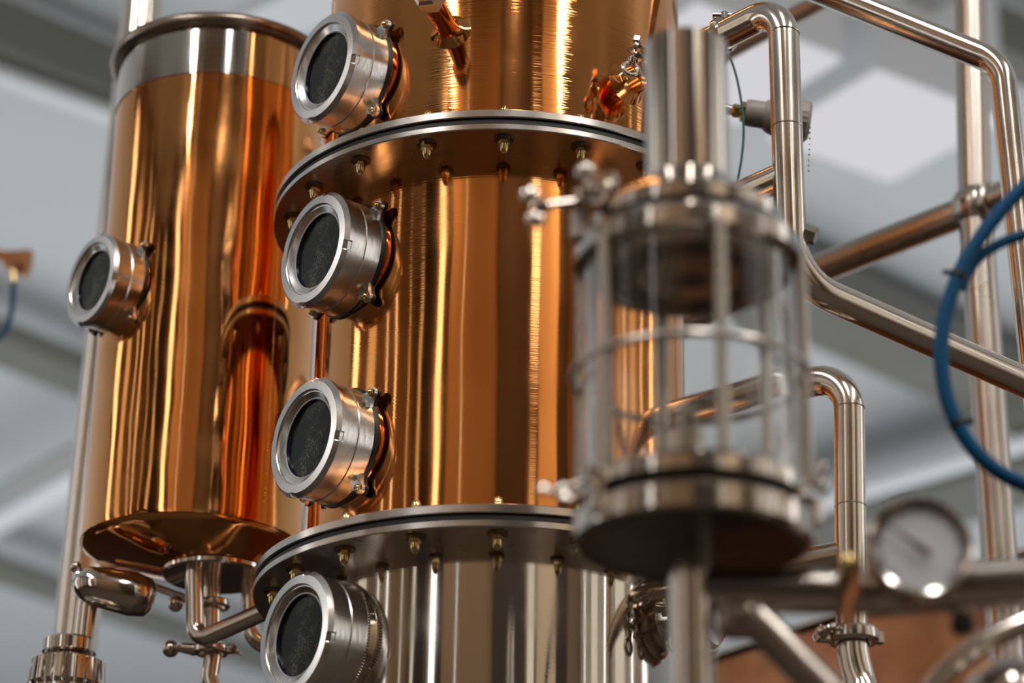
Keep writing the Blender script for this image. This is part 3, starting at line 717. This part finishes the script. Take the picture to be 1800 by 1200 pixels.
# clamps' bolts with wing nuts: left top, left bottom, right bottom
def wingset(P, ax, tn, s, name):
    ax = Vector(ax).normalized(); tn = Vector(tn).normalized(); sd = ax.cross(tn).normalized(); P = Vector(P)
    root = MB().box(P - ax * .0 * s, (.030 * s, .030 * s, .018 * s), X=ax, bev=.003 * s).build(name, 'steel', VS)
    MB().bar(P, P + ax * .062 * s, .0042 * s, 14).build('bolt', 'steel', root)
    mb = MB(); q = P + ax * .046 * s
    mb.cyl(q, ax, .0085 * s, .014 * s, 20, .001, r2=.0065 * s)
    for sg in (-1, 1): mb.sphere(q + tn * sg * .014 * s + ax * .014 * s, .0105 * s, 16, 10, axis=sd, sz=.45)
    mb.build('wing_nut', 'steel', root)
    MB().cyl(P - ax * .02 * s, ax, .009 * s, .008 * s, 6).build('bolt_head', 'steel', root)
dl = radial(V0, -62)
p_ = at(1036, 352, YV - .05)
wingset(p_, (-.86, -.1, -.18), (.2, 0, -1), 1.05, 'clamp_ear')
mb = MB(); mb.box(at(1058, 318, YV - .05), (.034, .02, .016), X=(1, -.2, .3), bev=.003); mb.sphere(at(1030, 303, YV - .05), .012, 16, 10); mb.bar(at(1030, 303, YV - .05), at(1048, 350, YV - .05), .006, 14); mb.build('clamp_link', 'steel', VS)
for (px, py, s) in ((1022, 404, .8),): mb = MB(); mb.cyl(at(px, py + 20, YV - .03), (0, 0, 1), .012, .035, 20, .003); mb.build('lug_bolt', 'steel_dull', VS)
wingset(at(1040, 838, YV - .06), (-.5, -.3, -.35), (1, 0, -.4), .85, 'clamp_ear')
wingset(at(1396, 866, YV - .05), (.35, -.5, .05), (0, 0, 1), .72, 'clamp_ear')
mb = MB(); mb.cyl(at(1052, 905, YV - .07), (0, 0, 1), .011, .04, 20, .003); mb.build('lug_bolt', 'steel', VS)
mb = MB(); mb.cyl(at(1430, 925, YV - .02), (0, 0, 1), .010, .032, 20, .003); mb.build('lug_bolt', 'steel', VS)

MF = thing('side_pipe', at(1215, 1040, YV), 'blurred horizontal steel pipe arm under the glass vessel, carrying the gauge', 'pipe')
MB().tube([at(1235, 1037, YV), at(1520, 1043, YV)], .0232, 36).build('tube', 'steel', MF)
MB().tube([at(1520, 1043, YV), at(2250, 992, YV)], .0262, 36).build('tube', 'steel', MF)
MB().tube(spline([at(1500, 990, YV - .03), at(1505, 1030, YV - .03), at(1492, 1062, YV - .03), at(1488, 1098, YV - .03)]), .0065, 16).build('lever', 'copper_matte', MF)
MB().sphere(at(1492, 992, YV - .03), .013, 20, 12).build('lever_joint', 'brass', MF)
mb = MB(); mb.box(at(1302, 1090, YV), (.045, .04, .035), bev=.006); mb.sphere(at(1310, 1076, YV - .02), .013, 16, 10); mb.bar(at(1302, 1080, YV), at(1302, 1040, YV), .018, 24)
mb.build('valve_body', 'steel_dull', MF)
MB().tube([at(1318, 1080, YV), at(1500, 1262, YV)], .0195, 30).build('slanted_tube', 'steel_dull', MF)
mb = MB(); mb.box(at(1690, 1068, YV), (.020, .02, .022), bev=.003); mb.build('valve_stem', 'steel_dull', MF)
mb = MB(); mb.box(at(1692, 1098, YV), (.022, .022, .018), bev=.003); mb.build('valve_plug', 'rubber', MF)

# gauge
gc = at(1617, 962, YV - .05)
GA = thing('dial_gauge', gc + Vector((0, .05, -.05)), 'round white dial gauge with a steel bezel at the lower right', 'gauge')
n_ = Vector((0, -1, 0))
RG = wpx(94, gc)
MB().lathe([(RG * .95, -.034), (RG * .98, -.030), (RG, -.004), (RG, .004), (RG * .94, .008), (RG * .86, .006), (RG * .84, 0)], gc, n_, 72, cap0=True).build('bezel', 'steel', GA)
dl_ = MB().cyl(gc + n_ * -.003, n_, RG * .85, .002, 64).build('dial', 'dial', GA)
mb = MB()
for i in range(51):
    a = radians(225 - 270 * i / 50); big = i % 5 == 0
    rad = Vector((cos(a), 0, sin(a))); mid = gc + n_ * .0 + rad * RG * (.76 if big else .785)
    mb.box(mid, (RG * (.13 if big else .07), .0006, RG * (.026 if big else .012)), X=rad, Z=Vector((-sin(a), 0, cos(a))))
mb.build('scale_marks', 'ink', dl_)
# needle: pointer to the upper left, tail to the lower right
dn = (at(1575, 932, YV - .05) - at(1632, 974, YV - .05)).normalized()
sdn = n_.cross(dn).normalized(); q = at(1613, 960, YV - .056)
def ndl(a, b): return q + dn * a * RG + sdn * b * RG + n_ * .002
vs = [ndl(-.28, -.075), ndl(-.28, .075), ndl(0, .055), ndl(.62, .014), ndl(.62, -.014), ndl(0, -.055)]
mb = MB().add(vs + [p - n_ * .0012 for p in vs], [tuple(range(6)), tuple(reversed(range(6, 12)))] + [(i, 6 + i, 6 + (i + 1) % 6, (i + 1) % 6) for i in range(6)]); mb.cyl(q, n_, RG * .07, .003, 20)
mb.build('needle', 'needle', GA)
MB().lathe([(.0001, .0045), (RG * .86, .0045)], gc, n_, 64).build('cover_glass', 'thinglass', GA)
MB().bar(gc - n_ * .034, gc - n_ * .06 + Vector((0, 0, -.045)), .010, 20).build('stem', 'steel_dull', GA)

# blue hoses
HY = 2.85
hz = thing('blue_hose', at(1835, 868, HY), 'thick blue hose curving in an arc at the right edge', 'hose')
MB().tube(spline([at(x, y, HY) for x, y in ((2100, 150), (1960, 215), (1840, 298), (1790, 338), (1745, 388), (1703, 448), (1671, 520), (1655, 600), (1660, 680), (1684, 748), (1724, 803), (1775, 840), (1850, 868), (1960, 895), (2120, 900))]), .0094, 24).build('tube', 'blue', hz)
for (x, y, tx, ty) in ((1684, 485, -.55, .85), (1683, 744, .5, .85)):
    p = at(x, y, HY); ax = Vector((tx * (1 if y > 600 else -1), 0, -ty if y > 600 else ty))
    mb = MB(); mb.lathe([(.0098, -.003), (.0112, -.003), (.0112, .003), (.0098, .003)], p, ax, 24, loop=True)
    sdx = Vector((-1, -.2, .25)) if y < 600 else Vector((1, -.2, .15)); mb.box(p + sdx.normalized() * .014, (.012, .006, .006), X=sdx, bev=.001)
    mb.build('zip_tie', 'rubber', hz)
tag(MB().tube(spline([at(x, y, HY + .01) for x, y in ((2100, 330), (1960, 375), (1840, 404), (1795, 414), (1750, 432), (1718, 456), (1698, 486), (1690, 508))]), .0068, 20).build('blue_hose', 'blue', loc=at(1840, 404, HY)), 'thinner blue hose tied to the thick blue arc', 'hose')

# lower right corner: curved pipe and a domed cap
cp = [at(x, y, 2.65) for x, y in ((1610, 1250), (1655, 1190), (1710, 1140), (1780, 1104), (1860, 1080))]
tag(MB().tube(spline(cp), .0125, 28).build('curved_pipe', 'steel', loc=cp[0]), 'blurred steel pipe arching in the lower right corner', 'pipe')
dm = at(1775, 1230, 2.62)
tag(MB().lathe([(.055, -.05), (.055, 0), (.050, .018), (.036, .034), (.018, .042), (.001, .044)], dm, (0, 0, 1), 48, cap0=True).build('domed_cap', 'steel', loc=dm), 'blurred steel dome under the arching pipe in the lower right corner', 'cap')

# fitting at the left edge with a blue tube
YL = 6.2
lf = thing('valve_fitting', at(-10, 470, YL), 'blurred brown pipe fitting at the left edge', 'pipe fitting')
MB().tube([at(-40, 444, YL), at(30, 452, YL)], wpx(10, at(0, 450, YL)), 20).build('stub', 'copper_matte', lf)
p0 = at(10, 456, YL); p1 = at(52, 463, YL)
MB().bar(p0, p1, wpx(16, p0), 24, .003, wpx(25, p0)).build('body', 'copper_matte', lf)
MB().tube([at(24, 470, YL), at(24, 496, YL)], wpx(7, p0), 16).build('outlet', 'brass', lf)
tag(MB().tube(spline([at(24, 495, YL), at(22, 530, YL), at(17, 560, YL), at(2, 590, YL), at(-40, 610, YL)]), wpx(5, p0), 14).build('blue_hose', 'blue', loc=at(17, 560, YL)), 'thin blurred blue tube hanging from the brown fitting at the left edge', 'hose')
